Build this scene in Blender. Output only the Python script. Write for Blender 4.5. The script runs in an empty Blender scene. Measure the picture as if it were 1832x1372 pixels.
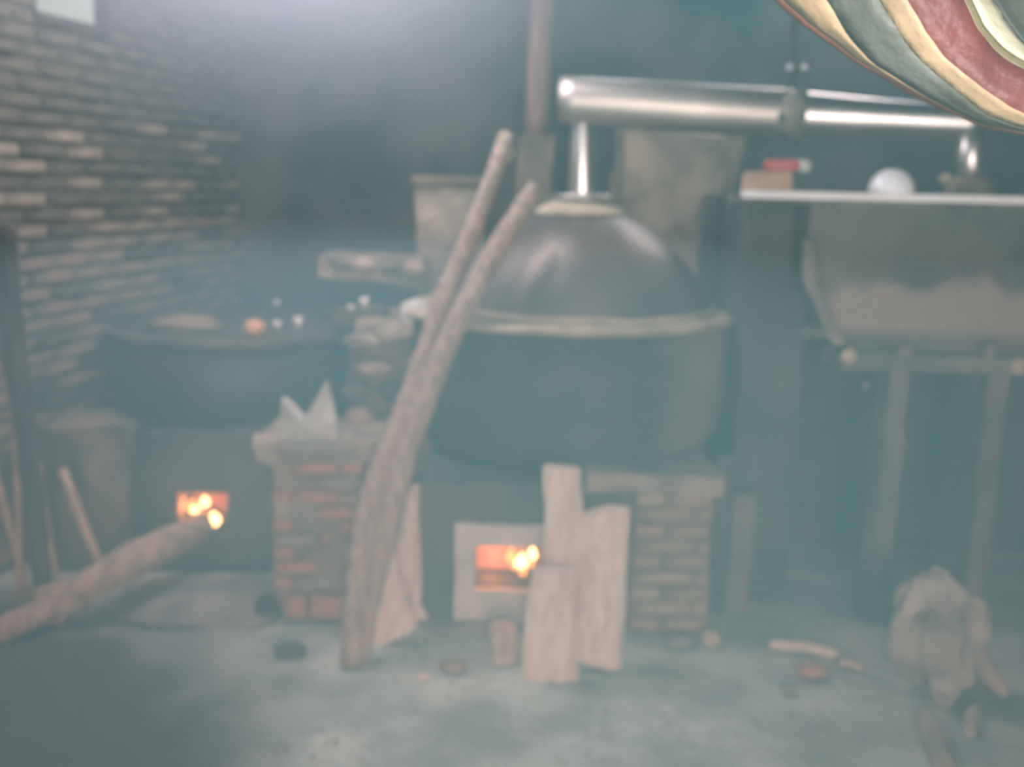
import bpy, bmesh, math, random
from mathutils import Vector, Matrix, Euler, noise
random.seed(7)
S = bpy.context.scene
COL = S.collection
R = math.radians
# ------------------------------------------------------------------ camera
FPX = 1850.0; CX = 916.0; CY = 686.0
PITCH, ROLL = R(10.9), R(1.3)
CAM = Vector((0.0, 0.0, 1.5))
cd = bpy.data.cameras.new('camera'); cam = bpy.data.objects.new('camera', cd); COL.objects.link(cam)
cd.sensor_width = 36.0; cd.sensor_fit = 'HORIZONTAL'; cd.lens = 36.0 * FPX / 1832.0
CM = Matrix.Rotation(R(90) - PITCH, 3, 'X') @ Matrix.Rotation(ROLL, 3, 'Z')
cam.matrix_world = Matrix.Translation(CAM) @ CM.to_4x4()
cd.clip_start = 0.02
cd.dof.use_dof = True; cd.dof.focus_distance = 1.0; cd.dof.aperture_fstop = 3.2
S.camera = cam
# ------------------------------------------------------------------ world and lights
w = bpy.data.worlds.new('world'); S.world = w; w.use_nodes = True
w.node_tree.nodes['Background'].inputs['Color'].default_value = (0.62, 0.74, 0.85, 1)
w.node_tree.nodes['Background'].inputs['Strength'].default_value = 0.6
def area(name, loc, target, sx, sy, power, col):
    l = bpy.data.lights.new(name, 'AREA'); l.shape = 'RECTANGLE'; l.size = sx; l.size_y = sy
    l.energy = power; l.color = col
    o = bpy.data.objects.new(name, l); COL.objects.link(o); o.location = loc
    o.rotation_euler = (Vector(target) - Vector(loc)).to_track_quat('-Z', 'Y').to_euler()
    return o
area('added_rear_light', (0.35, -2.42, 1.25), (0.35, 4.0, 0.95), 0.8, 2.1, 225, (0.97, 1.0, 0.98))  # unseen doorway light, added behind the viewer and narrowed for pipe highlights
area('roof_gap_daylight', (-0.85, 3.7, 2.84), (-0.85, 3.6, 0.5), 1.3, 0.7, 72, (0.92, 0.88, 1.0))
area('small_roof_gap_daylight', (1.45, 5.0, 2.84), (1.3, 4.2, 0.8), 0.6, 0.4, 9, (1.0, 0.9, 0.95))
for i, (x, sx) in enumerate(((0.45, 0.35), (1.2, 0.5), (1.95, 0.4))):
    area('eave_gap_daylight', (x, 5.5, 2.72), (x, 3.4, 2.0), sx, 0.10, 5.0, (0.92, 0.95, 1.0))
fl = bpy.data.lights.new('camera_flash', 'SPOT'); fl.energy = 130; fl.spot_size = R(66); fl.spot_blend = 1.0
fl.shadow_soft_size = 0.02; fl.color = (1.0, 0.985, 0.95)
flo = bpy.data.objects.new('camera_flash', fl); COL.objects.link(flo)
flo.location = (0.06, -0.02, 1.60); flo.rotation_euler = (R(90) - PITCH - R(5), 0, R(-1))
# ------------------------------------------------------------------ exposure
S.view_settings.view_transform = 'Standard'; S.view_settings.look = 'None'
S.view_settings.gamma = 1.0; S.view_settings.use_curve_mapping = False
S.view_settings.exposure = 0.0
S.cycles.volume_bounces = 1
S.cycles.max_bounces = 5
SMOKE_DENSITY = 0.046
LOW_SMOKE_DENSITY = 0.165
SMOKE_COLOR = (0.385, 0.85, 0.91)

# ------------------------------------------------------------------ helpers
def ray(px, py):
    return (CM @ Vector(((px - CX) / FPX, -(py - CY) / FPX, -1.0)))
def at(px, py, Y):
    d = ray(px, py); return CAM + d * (Y / d.y)
def onfloor(px, py, z=0.0):
    d = ray(px, py); return CAM + d * ((z - CAM.z) / d.z)
def zat(px, py, Y): return at(px, py, Y).z
def xat(px, py, Y): return at(px, py, Y).x
def mpp(Y): return Y / FPX          # metres per pixel

def mat(name, c1, c2=None, scale=6.0, rough=0.85, metal=0.0, bump=0.3, stretch=(1, 1, 1), detail=6, c3=None, emit=None, bscale=None):
    m = bpy.data.materials.new(name); m.use_nodes = True
    nt = m.node_tree; b = nt.nodes['Principled BSDF']
    b.inputs['Roughness'].default_value = rough; b.inputs['Metallic'].default_value = metal
    if c2 is None: c2 = tuple(x * 0.7 for x in c1)
    tc = nt.nodes.new('ShaderNodeTexCoord'); mp = nt.nodes.new('ShaderNodeMapping')
    mp.inputs['Scale'].default_value = stretch
    nt.links.new(tc.outputs['Object'], mp.inputs['Vector'])
    n = nt.nodes.new('ShaderNodeTexNoise'); n.inputs['Scale'].default_value = scale; n.inputs['Detail'].default_value = detail
    nt.links.new(mp.outputs['Vector'], n.inputs['Vector'])
    r = nt.nodes.new('ShaderNodeValToRGB'); r.color_ramp.elements[0].position = 0.36; r.color_ramp.elements[1].position = 0.64
    r.color_ramp.elements[0].color = (*c2, 1); r.color_ramp.elements[1].color = (*c1, 1)
    if c3:
        e = r.color_ramp.elements.new(0.5); e.color = (*c3, 1)
    nt.links.new(n.outputs['Fac'], r.inputs['Fac']); nt.links.new(r.outputs['Color'], b.inputs['Base Color'])
    if bump:
        n2 = nt.nodes.new('ShaderNodeTexNoise'); n2.inputs['Scale'].default_value = bscale or scale * 5; n2.inputs['Detail'].default_value = 5
        nt.links.new(mp.outputs['Vector'], n2.inputs['Vector'])
        bp = nt.nodes.new('ShaderNodeBump'); bp.inputs['Strength'].default_value = bump; bp.inputs['Distance'].default_value = 0.02
        nt.links.new(n2.outputs['Fac'], bp.inputs['Height']); nt.links.new(bp.outputs['Normal'], b.inputs['Normal'])
    if emit:
        b.inputs['Emission Color'].default_value = (*emit[0], 1); b.inputs['Emission Strength'].default_value = emit[1]
    return m

M = {}
M['earth'] = mat('packed earth', (0.43, 0.49, 0.44), (0.22, 0.26, 0.24), 3.2, 0.95, bump=0.7, bscale=22)
def floor_patch():
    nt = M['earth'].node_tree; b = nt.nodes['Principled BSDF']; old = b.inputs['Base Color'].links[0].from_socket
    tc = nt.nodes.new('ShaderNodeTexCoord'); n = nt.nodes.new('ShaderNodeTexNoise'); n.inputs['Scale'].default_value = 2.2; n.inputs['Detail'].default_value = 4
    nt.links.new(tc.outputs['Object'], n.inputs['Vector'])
    # distance from the middle of the dark patch, broken up by noise
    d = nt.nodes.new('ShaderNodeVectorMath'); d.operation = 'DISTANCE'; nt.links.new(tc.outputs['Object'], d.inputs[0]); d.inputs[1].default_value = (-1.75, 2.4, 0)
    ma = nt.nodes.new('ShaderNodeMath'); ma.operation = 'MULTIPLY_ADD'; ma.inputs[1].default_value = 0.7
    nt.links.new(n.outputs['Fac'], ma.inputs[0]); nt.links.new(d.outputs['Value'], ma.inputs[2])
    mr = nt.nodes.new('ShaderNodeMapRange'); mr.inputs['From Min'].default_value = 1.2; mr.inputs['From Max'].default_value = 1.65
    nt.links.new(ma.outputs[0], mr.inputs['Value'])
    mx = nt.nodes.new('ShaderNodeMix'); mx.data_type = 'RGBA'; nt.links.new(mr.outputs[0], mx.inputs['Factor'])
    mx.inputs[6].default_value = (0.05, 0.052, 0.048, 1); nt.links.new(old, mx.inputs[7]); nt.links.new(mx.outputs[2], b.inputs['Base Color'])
floor_patch()
M['soot'] = mat('sooty plaster', (0.095, 0.08, 0.068), (0.03, 0.027, 0.025), 2.2, 0.95, bump=0.6, bscale=12)
M['roof'] = mat('dark roof boards', (0.05, 0.042, 0.035), (0.02, 0.018, 0.016), 3, 0.9, stretch=(1, 8, 1))
M['mud'] = mat('brown mud plaster', (0.25, 0.195, 0.14), (0.10, 0.082, 0.062), 5, 0.95, bump=0.8)
M['mud_dark'] = mat('dark mud plaster', (0.13, 0.10, 0.075), (0.04, 0.034, 0.028), 5, 0.95, bump=0.8)
M['mud_grey'] = mat('grey mud plaster', (0.33, 0.28, 0.22), (0.13, 0.11, 0.09), 5, 0.95, bump=0.8)
M['rim_shine'] = mat('painted rim shine', (0.80, 0.77, 0.77), (0.70, 0.67, 0.68), 6, 0.4, bump=0.1)
M['clay'] = mat('pale sealing clay', (0.44, 0.38, 0.27), (0.27, 0.235, 0.17), 9, 0.95, bump=0.6)
M['brick_red'] = mat('red brick', (0.38, 0.19, 0.135), (0.24, 0.135, 0.105), 9, 0.9)
M['brick_brown'] = mat('brown brick', (0.28, 0.20, 0.15), (0.15, 0.12, 0.095), 9, 0.9)
M['brick_grey'] = mat('ashy brick', (0.26, 0.235, 0.20), (0.14, 0.125, 0.105), 9, 0.9)
M['brick_soot'] = mat('smoked brick', (0.125, 0.11, 0.083), (0.065, 0.057, 0.045), 7, 0.9)
M['brick_dim'] = mat('dull brown brick', (0.29, 0.235, 0.17), (0.14, 0.115, 0.088), 7, 0.9)
M['iron'] = mat('black iron', (0.035, 0.033, 0.03), (0.018, 0.017, 0.016), 7, 0.6, bump=0.2)
M['lid'] = mat('smoke browned steel', (0.19, 0.155, 0.135), (0.12, 0.10, 0.085), 3.5, 0.42, 0.5, bump=0.08)
M['steel'] = mat('polished steel', (0.74, 0.70, 0.66), (0.60, 0.57, 0.54), 5, 0.38, 1.0, bump=0.04)
M['steel_dimmed'] = mat('dimmed steel pipe', (0.62, 0.57, 0.51), (0.42, 0.39, 0.35), 2.2, 0.50, 1.0, bump=0.04)  # duller reflection of the left section put into a darker, rougher steel
M['steel_worn'] = mat('dulled steel', (0.50, 0.47, 0.43), (0.30, 0.28, 0.25), 8, 0.45, 0.8, bump=0.2)
M['wood_pale'] = mat('fresh split wood', (0.74, 0.65, 0.54), (0.54, 0.45, 0.36), 9, 0.85, stretch=(7, 7, 0.6), bump=0.6)
M['wood_grey'] = mat('weathered pole wood', (0.52, 0.40, 0.32), (0.27, 0.20, 0.165), 8, 0.9, stretch=(8, 8, 0.8), bump=0.7)
M['wood_dark'] = mat('dark old wood', (0.09, 0.075, 0.06), (0.035, 0.03, 0.027), 6, 0.9, stretch=(8, 8, 0.8))
M['wood_post'] = mat('reddish post wood', (0.26, 0.16, 0.13), (0.13, 0.085, 0.07), 6, 0.9, stretch=(8, 8, 0.8))
M['bark'] = mat('pale bark', (0.52, 0.41, 0.31), (0.28, 0.22, 0.17), 8, 0.9, stretch=(3, 3, 3), bump=0.8)
M['char'] = mat('charred wood', (0.05, 0.035, 0.03), (0.02, 0.015, 0.012), 10, 0.9)
M['cement'] = mat('dirty cement', (0.17, 0.155, 0.13), (0.09, 0.083, 0.072), 4, 0.95, bump=0.6)
M['cement_dark'] = mat('wet dark cement', (0.075, 0.07, 0.06), (0.035, 0.033, 0.03), 4, 0.9, bump=0.6)
M['lime'] = mat('peeling pinkish render', (0.50, 0.40, 0.34), (0.25, 0.20, 0.16), 7, 0.95, bump=0.9)
M['plate'] = mat('ash grey plate', (0.52, 0.52, 0.48), (0.36, 0.36, 0.33), 6, 0.8, bump=0.3)
M['sack'] = mat('pale woven sack', (0.50, 0.52, 0.49), (0.40, 0.42, 0.39), 9, 0.7, bump=0.3)
M['china'] = mat('white glazed china', (0.80, 0.82, 0.83), (0.74, 0.76, 0.78), 4, 0.12, bump=0)
M['cup'] = mat('small white enamel', (0.75, 0.78, 0.74), (0.6, 0.62, 0.6), 4, 0.3, bump=0)
M['red'] = mat('red plastic', (0.55, 0.09, 0.08), (0.42, 0.07, 0.06), 6, 0.4, bump=0.1)
M['orange'] = mat('orange peel', (0.62, 0.36, 0.19), (0.48, 0.27, 0.14), 8, 0.6, bump=0.2)
M['ash'] = mat('pale ash', (0.25, 0.245, 0.23), (0.12, 0.12, 0.115), 6, 0.97, bump=0.6)
M['stump'] = mat('grey stump wood', (0.36, 0.33, 0.28), (0.19, 0.175, 0.15), 5, 0.95, bump=0.5)
M['bamboo'] = mat('dry cane', (0.50, 0.38, 0.25), (0.30, 0.22, 0.15), 9, 0.7, stretch=(6, 6, 1))
M['rope'] = mat('grey wire', (0.12, 0.11, 0.10), None, 9, 0.6, 0.5)
def emis(name, col, st):
    m = bpy.data.materials.new(name); m.use_nodes = True; nt = m.node_tree
    nt.nodes.remove(nt.nodes['Principled BSDF'])
    e = nt.nodes.new('ShaderNodeEmission'); e.inputs[0].default_value = (*col, 1); e.inputs[1].default_value = st
    nt.links.new(e.outputs[0], nt.nodes['Material Output'].inputs[0]); return m
M['flame'] = emis('flame', (1.0, 0.42, 0.10), 2.6)
M['flame_hot'] = emis('hot flame core', (1.0, 0.72, 0.28), 6.5)
M['ember'] = emis('glowing ember', (1.0, 0.20, 0.06), 1.6)
M['daylight'] = emis('daylit plastic sheet', (0.80, 0.84, 0.80), 0.62)

def link(name, me, m, parent=None, smooth=False):
    o = bpy.data.objects.new(name, me); COL.objects.link(o)
    if m is not None and not me.materials: me.materials.append(m)
    if smooth:
        for p in me.polygons: p.use_smooth = len(p.vertices) < 6      # end caps stay flat
    if parent: o.parent = parent
    return o
def thing(name, label, cat, loc, group=None):
    o = bpy.data.objects.new(name, None); COL.objects.link(o); o.location = loc; o.empty_display_size = 0.05
    o['label'] = label; o['category'] = cat
    if group: o['group'] = group
    return o
def tag(o, label, cat, group=None, kind=None):
    o['label'] = label; o['category'] = cat
    if group: o['group'] = group
    if kind: o['kind'] = kind
    return o
def struct(o, label=None, cat=None):
    o['kind'] = 'structure'
    if label: o['label'] = label
    if cat: o['category'] = cat
    return o
def obj(name, bm, m, parent=None, smooth=False, origin=None):
    """bm is in world coordinates; origin is the object's world origin when top-level."""
    base = Vector(parent.location) if parent else Vector(origin or (0, 0, 0))
    if parent and parent.parent: base += Vector(parent.parent.location)
    for v in bm.verts: v.co -= base
    bmesh.ops.recalc_face_normals(bm, faces=bm.faces)
    me = bpy.data.meshes.new(name); bm.to_mesh(me); bm.free()
    o = link(name, me, m, parent, smooth)
    if not parent: o.location = base
    return o
def nz(p, s, seed=0.0):
    return noise.noise_vector(Vector(p) * s + Vector((seed, seed * 1.7, seed * 2.3)))
def rbox(lo, hi, seg=0.08, amp=0.012, fs=5.0, seed=0.0, rot=0.0, taper=0.0, bm=None):
    """rough box between two corners, subdivided and pushed about by noise"""
    new = bmesh.new()
    lo = Vector(lo); hi = Vector(hi); c = (lo + hi) / 2; d = hi - lo
    n = [max(1, min(24, int(round(abs(d[i]) / seg)))) for i in range(3)]
    vs = {}
    def V(i, j, k):
        if (i, j, k) not in vs:
            p = Vector((lo.x + d.x * i / n[0], lo.y + d.y * j / n[1], lo.z + d.z * k / n[2]))
            if taper:
                t = 1 - taper * (k / n[2]); p.x = c.x + (p.x - c.x) * t; p.y = c.y + (p.y - c.y) * t
            p += nz(p, fs, seed) * amp
            if rot:
                q = p - c; q = Matrix.Rotation(rot, 3, 'Z') @ q; p = q + c
            vs[(i, j, k)] = new.verts.new(p)
        return vs[(i, j, k)]
    for a, b_, e in ((0, 1, 2), (1, 2, 0), (0, 2, 1)):
        for s in (0, n[e]):
            for i in range(n[a]):
                for j in range(n[b_]):
                    q = []
                    for di, dj in ((0, 0), (1, 0), (1, 1), (0, 1)):
                        idx = [0, 0, 0]; idx[a] = i + di; idx[b_] = j + dj; idx[e] = s
                        q.append(V(*idx))
                    new.faces.new(q)
    if bm is None: return new
    me = bpy.data.meshes.new('tmp'); new.to_mesh(me); new.free(); bm.from_mesh(me); bpy.data.meshes.remove(me)
    return bm
def tube(path, radii, seg=12, amp=0.0, fs=9.0, seed=0.0, squash=None, caps=True, bm=None):
    """tube along world points; squash gives per-angle factors for split timber"""
    bm = bm or bmesh.new(); rings = []
    pts = [Vector(p) for p in path]
    up = None
    for i, p in enumerate(pts):
        t = (pts[min(i + 1, len(pts) - 1)] - pts[max(i - 1, 0)]).normalized()
        if up is None:
            up = Vector((0, 1, 0)) if abs(t.y) < 0.9 else Vector((1, 0, 0))
        a = (up - t * up.dot(t)).normalized(); b = t.cross(a); up = a
        ring = []
        for k in range(seg):
            th = 2 * math.pi * k / seg
            r = radii[i] * (squash[k % len(squash)] if squash else 1.0)
            q = p + (a * math.cos(th) + b * math.sin(th)) * r
            if amp: q += nz(q, fs, seed) * amp
            ring.append(bm.verts.new(q))
        rings.append(ring)
    for i in range(len(rings) - 1):
        for k in range(seg):
            bm.faces.new((rings[i][k], rings[i][(k + 1) % seg], rings[i + 1][(k + 1) % seg], rings[i + 1][k]))
    if caps:
        bm.faces.new(rings[0][::-1]); bm.faces.new(rings[-1])
    return bm
def resample(pts, n):
    """smooth path through points"""
    pts = [Vector(p) for p in pts]; out = []
    m = len(pts) - 1
    for i in range(n + 1):
        u = m * i / n; k = min(int(u), m - 1); f = u - k
        p0 = pts[max(k - 1, 0)]; p1 = pts[k]; p2 = pts[k + 1]; p3 = pts[min(k + 2, m)]
        out.append(0.5 * ((2 * p1) + (p2 - p0) * f + (2 * p0 - 5 * p1 + 4 * p2 - p3) * f * f + (3 * p1 - p0 - 3 * p2 + p3) * f ** 3))
    return out
def lerp_list(v, n):
    m = len(v) - 1; out = []
    for i in range(n + 1):
        u = m * i / n; k = min(int(u), m - 1); out.append(v[k] + (v[k + 1] - v[k]) * (u - k))
    return out
def lathe(c, prof, seg=40, amp=0.0, fs=6, seed=0.0, bm=None, closed=False):
    """prof: list of (radius, z) around the vertical axis through c"""
    bm = bm or bmesh.new(); rings = []
    for r, z in prof:
        ring = []
        for k in range(seg):
            th = 2 * math.pi * k / seg
            q = Vector((c[0] + r * math.cos(th), c[1] + r * math.sin(th), z))
            if amp: q += nz(q, fs, seed) * amp
            ring.append(bm.verts.new(q))
        rings.append(ring)
    n = len(rings)
    for i in range(n if closed else n - 1):
        for k in range(seg):
            bm.faces.new((rings[i][k], rings[i][(k + 1) % seg], rings[(i + 1) % n][(k + 1) % seg], rings[(i + 1) % n][k]))
    if not closed:
        if prof[0][0] > 1e-4: bm.faces.new(rings[0][::-1])
        if prof[-1][0] > 1e-4: bm.faces.new(rings[-1])
    return bm
def rock(c, rx, ry, rz, seed=0.0, amp=0.25, sub=2):
    bm = bmesh.new(); bmesh.ops.create_icosphere(bm, subdivisions=sub, radius=1.0)
    for v in bm.verts:
        d = nz(v.co, 1.6, seed)
        v.co = Vector(c) + Vector((v.co.x * rx * (1 + amp * d.x), v.co.y * ry * (1 + amp * d.y), v.co.z * rz * (1 + amp * d.z)))
    return bm
def brick_mesh(l, w_, h, seed, name='brick'):
    bm = bmesh.new(); bmesh.ops.create_cube(bm, size=1.0)
    for v in bm.verts:
        v.co = Vector((v.co.x * l, v.co.y * w_, v.co.z * h)) + nz(v.co * 3, 2.0, seed) * h * 0.13
    bmesh.ops.bevel(bm, geom=list(bm.edges), offset=h * 0.09, segments=1, affect='EDGES')
    me = bpy.data.meshes.new(name); bm.to_mesh(me); bm.free(); return me

# ------------------------------------------------------------------ the setting
LD = Vector((0.225, 0.9744, 0)).normalized()      # direction the left wall runs in
L0 = Vector((-1.95, 3.6, 0))
def lw(s, z=0.0): return L0 + LD * s + Vector((0, 0, z))
BY, RX, FY, H = 5.6, 2.9, -2.5, 2.85
def xl(Y): return L0.x + (Y - L0.y) * LD.x / LD.y
# floor: bumpy trodden earth
bm = bmesh.new(); nx, ny = 90, 110
g = []
for j in range(ny + 1):
    Y = FY + (BY - FY) * j / ny; x0 = xl(Y); row = []
    for i in range(nx + 1):
        X = x0 + (RX - x0) * i / nx
        z = 0.020 * noise.noise(Vector((X * 2.2, Y * 2.2, 0.3))) + 0.010 * noise.noise(Vector((X * 8, Y * 8, 3)))
        row.append(bm.verts.new((X, Y, z - 0.008)))
    g.append(row)
for j in range(ny):
    for i in range(nx): bm.faces.new((g[j][i], g[j][i + 1], g[j + 1][i + 1], g[j + 1][i]))
struct(obj('floor', bm, M['earth'], smooth=True), 'trodden earth floor with grey ash and darker patches', 'floor')
# back wall, uneven sooty plaster
bm = bmesh.new(); g = []
for j in range(31):
    row = []
    for i in range(61):
        X = xl(BY) - 0.05 + (RX - xl(BY) + 0.05) * i / 60; Z = 2.55 * j / 30
        row.append(bm.verts.new((X, BY + 0.03 * noise.noise(Vector((X * 2, Z * 2, 5))), Z)))
    g.append(row)
for j in range(30):
    for i in range(60): bm.faces.new((g[j][i], g[j][i + 1], g[j + 1][i + 1], g[j + 1][i]))
r = bmesh.ops.extrude_face_region(bm, geom=bm.faces[:])
for e in r['geom']:
    if isinstance(e, bmesh.types.BMVert): e.co.y = BY + 0.2
struct(obj('wall_back', bm, M['soot'], smooth=True), 'smoke blackened back wall behind the stoves', 'wall')
struct(obj('wall_right', rbox((RX, FY, 0), (RX + 0.15, BY, H), 0.5, 0.01), M['soot']), 'dark wall to the right of the cement tank', 'wall')
bm = rbox((xl(FY) - 0.1, FY - 0.15, 0), (-0.08, FY, H), 0.5, 0.01)
rbox((0.78, FY - 0.15, 0), (RX, FY, H), 0.5, 0.01, bm=bm); rbox((-0.08, FY - 0.15, 2.3), (0.78, FY, H), 0.5, 0.0, bm=bm)
struct(obj('wall_front', bm, M['soot']), 'dark wall behind the viewer with a doorway added for light', 'wall')
# ceiling with a gap over the stoves; open eaves along the back wall
bm = bmesh.new()
for (x0, x1, y0, y1) in ((-3.3, RX, FY, 3.35), (-3.3, -1.5, 3.35, 4.05), (-0.2, RX, 3.35, 4.05), (-3.3, RX, 4.05, 4.8), (-3.3, 1.15, 4.8, 5.2), (1.75, RX, 4.8, 5.2), (-3.3, RX, 5.2, BY - 0.25)):
    rbox((x0, y0, H), (x1, y1, H + 0.05), 3, 0.0, bm=bm)
struct(obj('ceiling', bm, M['roof']), 'dark board roof with an open smoke gap', 'ceiling')
for i, x in enumerate((-1.0, 0.1, 1.2, 2.3)):
    o = obj('trim_%d' % (i + 1), tube([(x, -2.4, H - 0.07), (x, BY - 0.1, H - 0.07)], [0.06, 0.055], 10, 0.01), M['wood_dark'], smooth=True)
    struct(o, 'dark round roof pole under the boards', 'beam')
# left wall: a mortar core with separate bricks standing proud of it, and a window opening near the top
wl = struct(thing('wall_left', 'coursed dull brick wall along the left side', 'wall', (0, 0, 0)))
def wall_slab(s0, s1, z0, z1, bm):
    a, b = lw(s0), lw(s1); nrm = Vector((-LD.y, LD.x, 0)) * 0.22
    vs = [bm.verts.new(p + Vector((0, 0, z))) for z in (z0, z1) for p in (a, b, b + nrm, a + nrm)]
    for f in ((0, 1, 2, 3), (4, 5, 6, 7), (0, 1, 5, 4), (1, 2, 6, 5), (2, 3, 7, 6), (3, 0, 4, 7)):
        bm.faces.new([vs[i] for i in f])
def s_at(px, py):      # where a pixel's ray meets the left wall: (s, z)
    d = ray(px, py); n = Vector((-LD.y, LD.x, 0)); t = (L0 - CAM).dot(n) / d.dot(n); p = CAM + d * t
    return (p - L0).dot(LD), p.z
ws0, wz = s_at(62, 24); ws1, wz2 = s_at(190, 48); wz = (wz + wz2) / 2
bm = bmesh.new()
wall_slab(-6.3, 2.1, 0, wz, bm); wall_slab(-6.3, ws0, wz, H, bm); wall_slab(ws1, 2.1, wz, H, bm); wall_slab(ws0, ws1, wz + 0.45, H, bm)
obj('mortar_core', bm, M['brick_soot'], wl)
PITCHZ, BL = 0.061, 0.25
protos = []
for i, mn in enumerate(('brick_soot', 'brick_dim', 'brick_soot', 'brick_brown', 'brick_dim')):
    me = brick_mesh(BL - 0.012, 0.06, PITCHZ - 0.019, i * 3.1); me.materials.append(M[mn]); protos.append(me)
ang = math.atan2(LD.y, LD.x); nrmL = Vector((LD.y, -LD.x, 0))
cand = []
for row in range(1, 46):
    if row * PITCHZ > 2.78: break
    z = row * PITCHZ
    s = -0.5 + (0.12 if row % 2 else 0)
    while s < 2.05:
        if not (z > wz - 0.02 and ws0 - 0.13 < s < ws1 + 0.13 and z < wz + 0.47): cand.append((s, z))
        s += BL
cand.sort(key=lambda c: (lw(c[0], c[1]) - CAM).length)
stuff = bmesh.new()
def inview(c):
    p = lw(*c) - CAM; q = CM.transposed() @ p
    return q.z < 0 and abs(q.x / -q.z) < 0.52 and abs(q.y / -q.z) < 0.40
nb = 0
for c in cand:
    if inview(c) and nb < 290:
        o = bpy.data.objects.new('brick', random.choice((protos[0], protos[2]) if c[1] > 1.75 else (protos[0], protos[2], protos[1]) if c[1] > 1.3 else (protos[0], protos[3], protos[4], protos[4])))   # upper rows picked darker to offset the bright roof-gap light
        COL.objects.link(o); o.parent = wl
        o.location = lw(c[0] + random.uniform(-.01, .01), c[1] + random.uniform(-.003, .003)) + nrmL * random.uniform(-0.024, -0.010)
        o.rotation_euler = (random.uniform(-.02, .02), random.uniform(-.012, .012), ang + random.uniform(-.02, .02)); nb += 1
    else:
        p = lw(*c); t = bmesh.new(); t.from_mesh(protos[0]); t.transform(Matrix.Translation(p) @ Matrix.Rotation(ang, 4, 'Z'))
        me = bpy.data.meshes.new('t'); t.to_mesh(me); t.free(); stuff.from_mesh(me); bpy.data.meshes.remove(me)
sb = obj('brickwork', stuff, M['brick_dim'], wl); sb['kind'] = 'stuff'
# window high in the left wall, covered by a pale plastic sheet
wn = struct(thing('window_1', 'small high window with a pale daylit sheet in the left wall', 'window', lw((ws0 + ws1) / 2, wz)))
def panel(s0, s1, z0, z1, off0, off1, bm=None):
    bm = bm or bmesh.new(); n = Vector((LD.y, -LD.x, 0))
    vs = [bm.verts.new(lw(s, z) + n * o_) for o_ in (off0, off1) for (s, z) in ((s0, z0), (s1, z0), (s1, z1), (s0, z1))]
    for f in ((0, 1, 2, 3), (4, 5, 6, 7), (0, 1, 5, 4), (1, 2, 6, 5), (2, 3, 7, 6), (3, 0, 4, 7)): bm.faces.new([vs[i] for i in f])
    return bm
obj('plastic_sheet', panel(ws0, ws1, wz, wz + 0.45, -0.05, -0.045), M['daylight'], wn)
obj('window_sill', panel(ws0 - 0.02, ws1 + 0.02, wz - 0.03, wz, -0.1, 0.02), M['wood_dark'], wn)
for s in (ws0, ws1): obj('window_jamb', panel(s - 0.015, s + 0.015, wz, wz + 0.45, -0.1, 0.0), M['wood_dark'], wn)

# smoke filling the room, thicker in a layer hanging below head height
def smoke_box(name, z0, z1, e, dens, label):
    bm = bmesh.new()
    pl = [(xl(FY) + e, FY + e), (RX - e, FY + e), (RX - e, BY + 0.1), (xl(BY) + e, BY + 0.1)]
    vs = [bm.verts.new((x, y, z)) for z in (z0, z1) for x, y in pl]
    for f in ((0, 1, 2, 3), (4, 5, 6, 7), (0, 1, 5, 4), (1, 2, 6, 5), (2, 3, 7, 6), (3, 0, 4, 7)): bm.faces.new([vs[i] for i in f])
    sm = bpy.data.materials.new(name); sm.use_nodes = True; nt = sm.node_tree; nt.nodes.remove(nt.nodes['Principled BSDF'])
    vsn = nt.nodes.new('ShaderNodeVolumeScatter'); vsn.inputs['Color'].default_value = (*SMOKE_COLOR, 1)
    vsn.inputs['Density'].default_value = dens; vsn.inputs['Anisotropy'].default_value = 0.42
    nt.links.new(vsn.outputs[0], nt.nodes['Material Output'].inputs['Volume'])
    tag(obj(name, bm, sm), label, 'smoke', kind='stuff')
smoke_box('smoke', -0.03, H + 0.03, 0.03, SMOKE_DENSITY, 'thin blue grey wood smoke filling the whole room')
smoke_box('low_smoke', -0.025, 1.3, 0.035, LOW_SMOKE_DENSITY, 'thicker layer of wood smoke lying over the floor')

# smoke gathering under the roof gap
bm = bmesh.new(); bmesh.ops.create_icosphere(bm, subdivisions=4, radius=1.0)
PC, PR = Vector((-0.80, 3.75, 2.75)), Vector((1.75, 1.2, 1.35))
for v in bm.verts: v.co = Vector((PC.x + v.co.x * PR.x, PC.y + v.co.y * PR.y, min(H + .02, PC.z + v.co.z * PR.z)))
pm = bpy.data.materials.new('rising smoke'); pm.use_nodes = True; nt = pm.node_tree; nt.nodes.remove(nt.nodes['Principled BSDF'])
vsn = nt.nodes.new('ShaderNodeVolumeScatter'); vsn.inputs['Color'].default_value = (0.90, 0.90, 0.98, 1)
tc = nt.nodes.new('ShaderNodeTexCoord'); mp = nt.nodes.new('ShaderNodeMapping'); mp.vector_type = 'TEXTURE'
mp.inputs['Location'].default_value = PC; mp.inputs['Scale'].default_value = PR
nt.links.new(tc.outputs['Object'], mp.inputs['Vector'])
ln = nt.nodes.new('ShaderNodeVectorMath'); ln.operation = 'LENGTH'; nt.links.new(mp.outputs['Vector'], ln.inputs[0])
mr = nt.nodes.new('ShaderNodeMapRange'); mr.interpolation_type = 'SMOOTHSTEP'
mr.inputs['From Min'].default_value = 0.0; mr.inputs['From Max'].default_value = 1.0; mr.inputs['To Min'].default_value = 0.60; mr.inputs['To Max'].default_value = 0.0
nt.links.new(ln.outputs['Value'], mr.inputs['Value'])
nt.links.new(mr.outputs[0], vsn.inputs['Density']); nt.links.new(vsn.outputs[0], nt.nodes['Material Output'].inputs['Volume'])
tag(obj('rising_smoke', bm, pm), 'pale smoke gathering below the roof gap at the top of the picture', 'smoke', kind='stuff')

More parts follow.
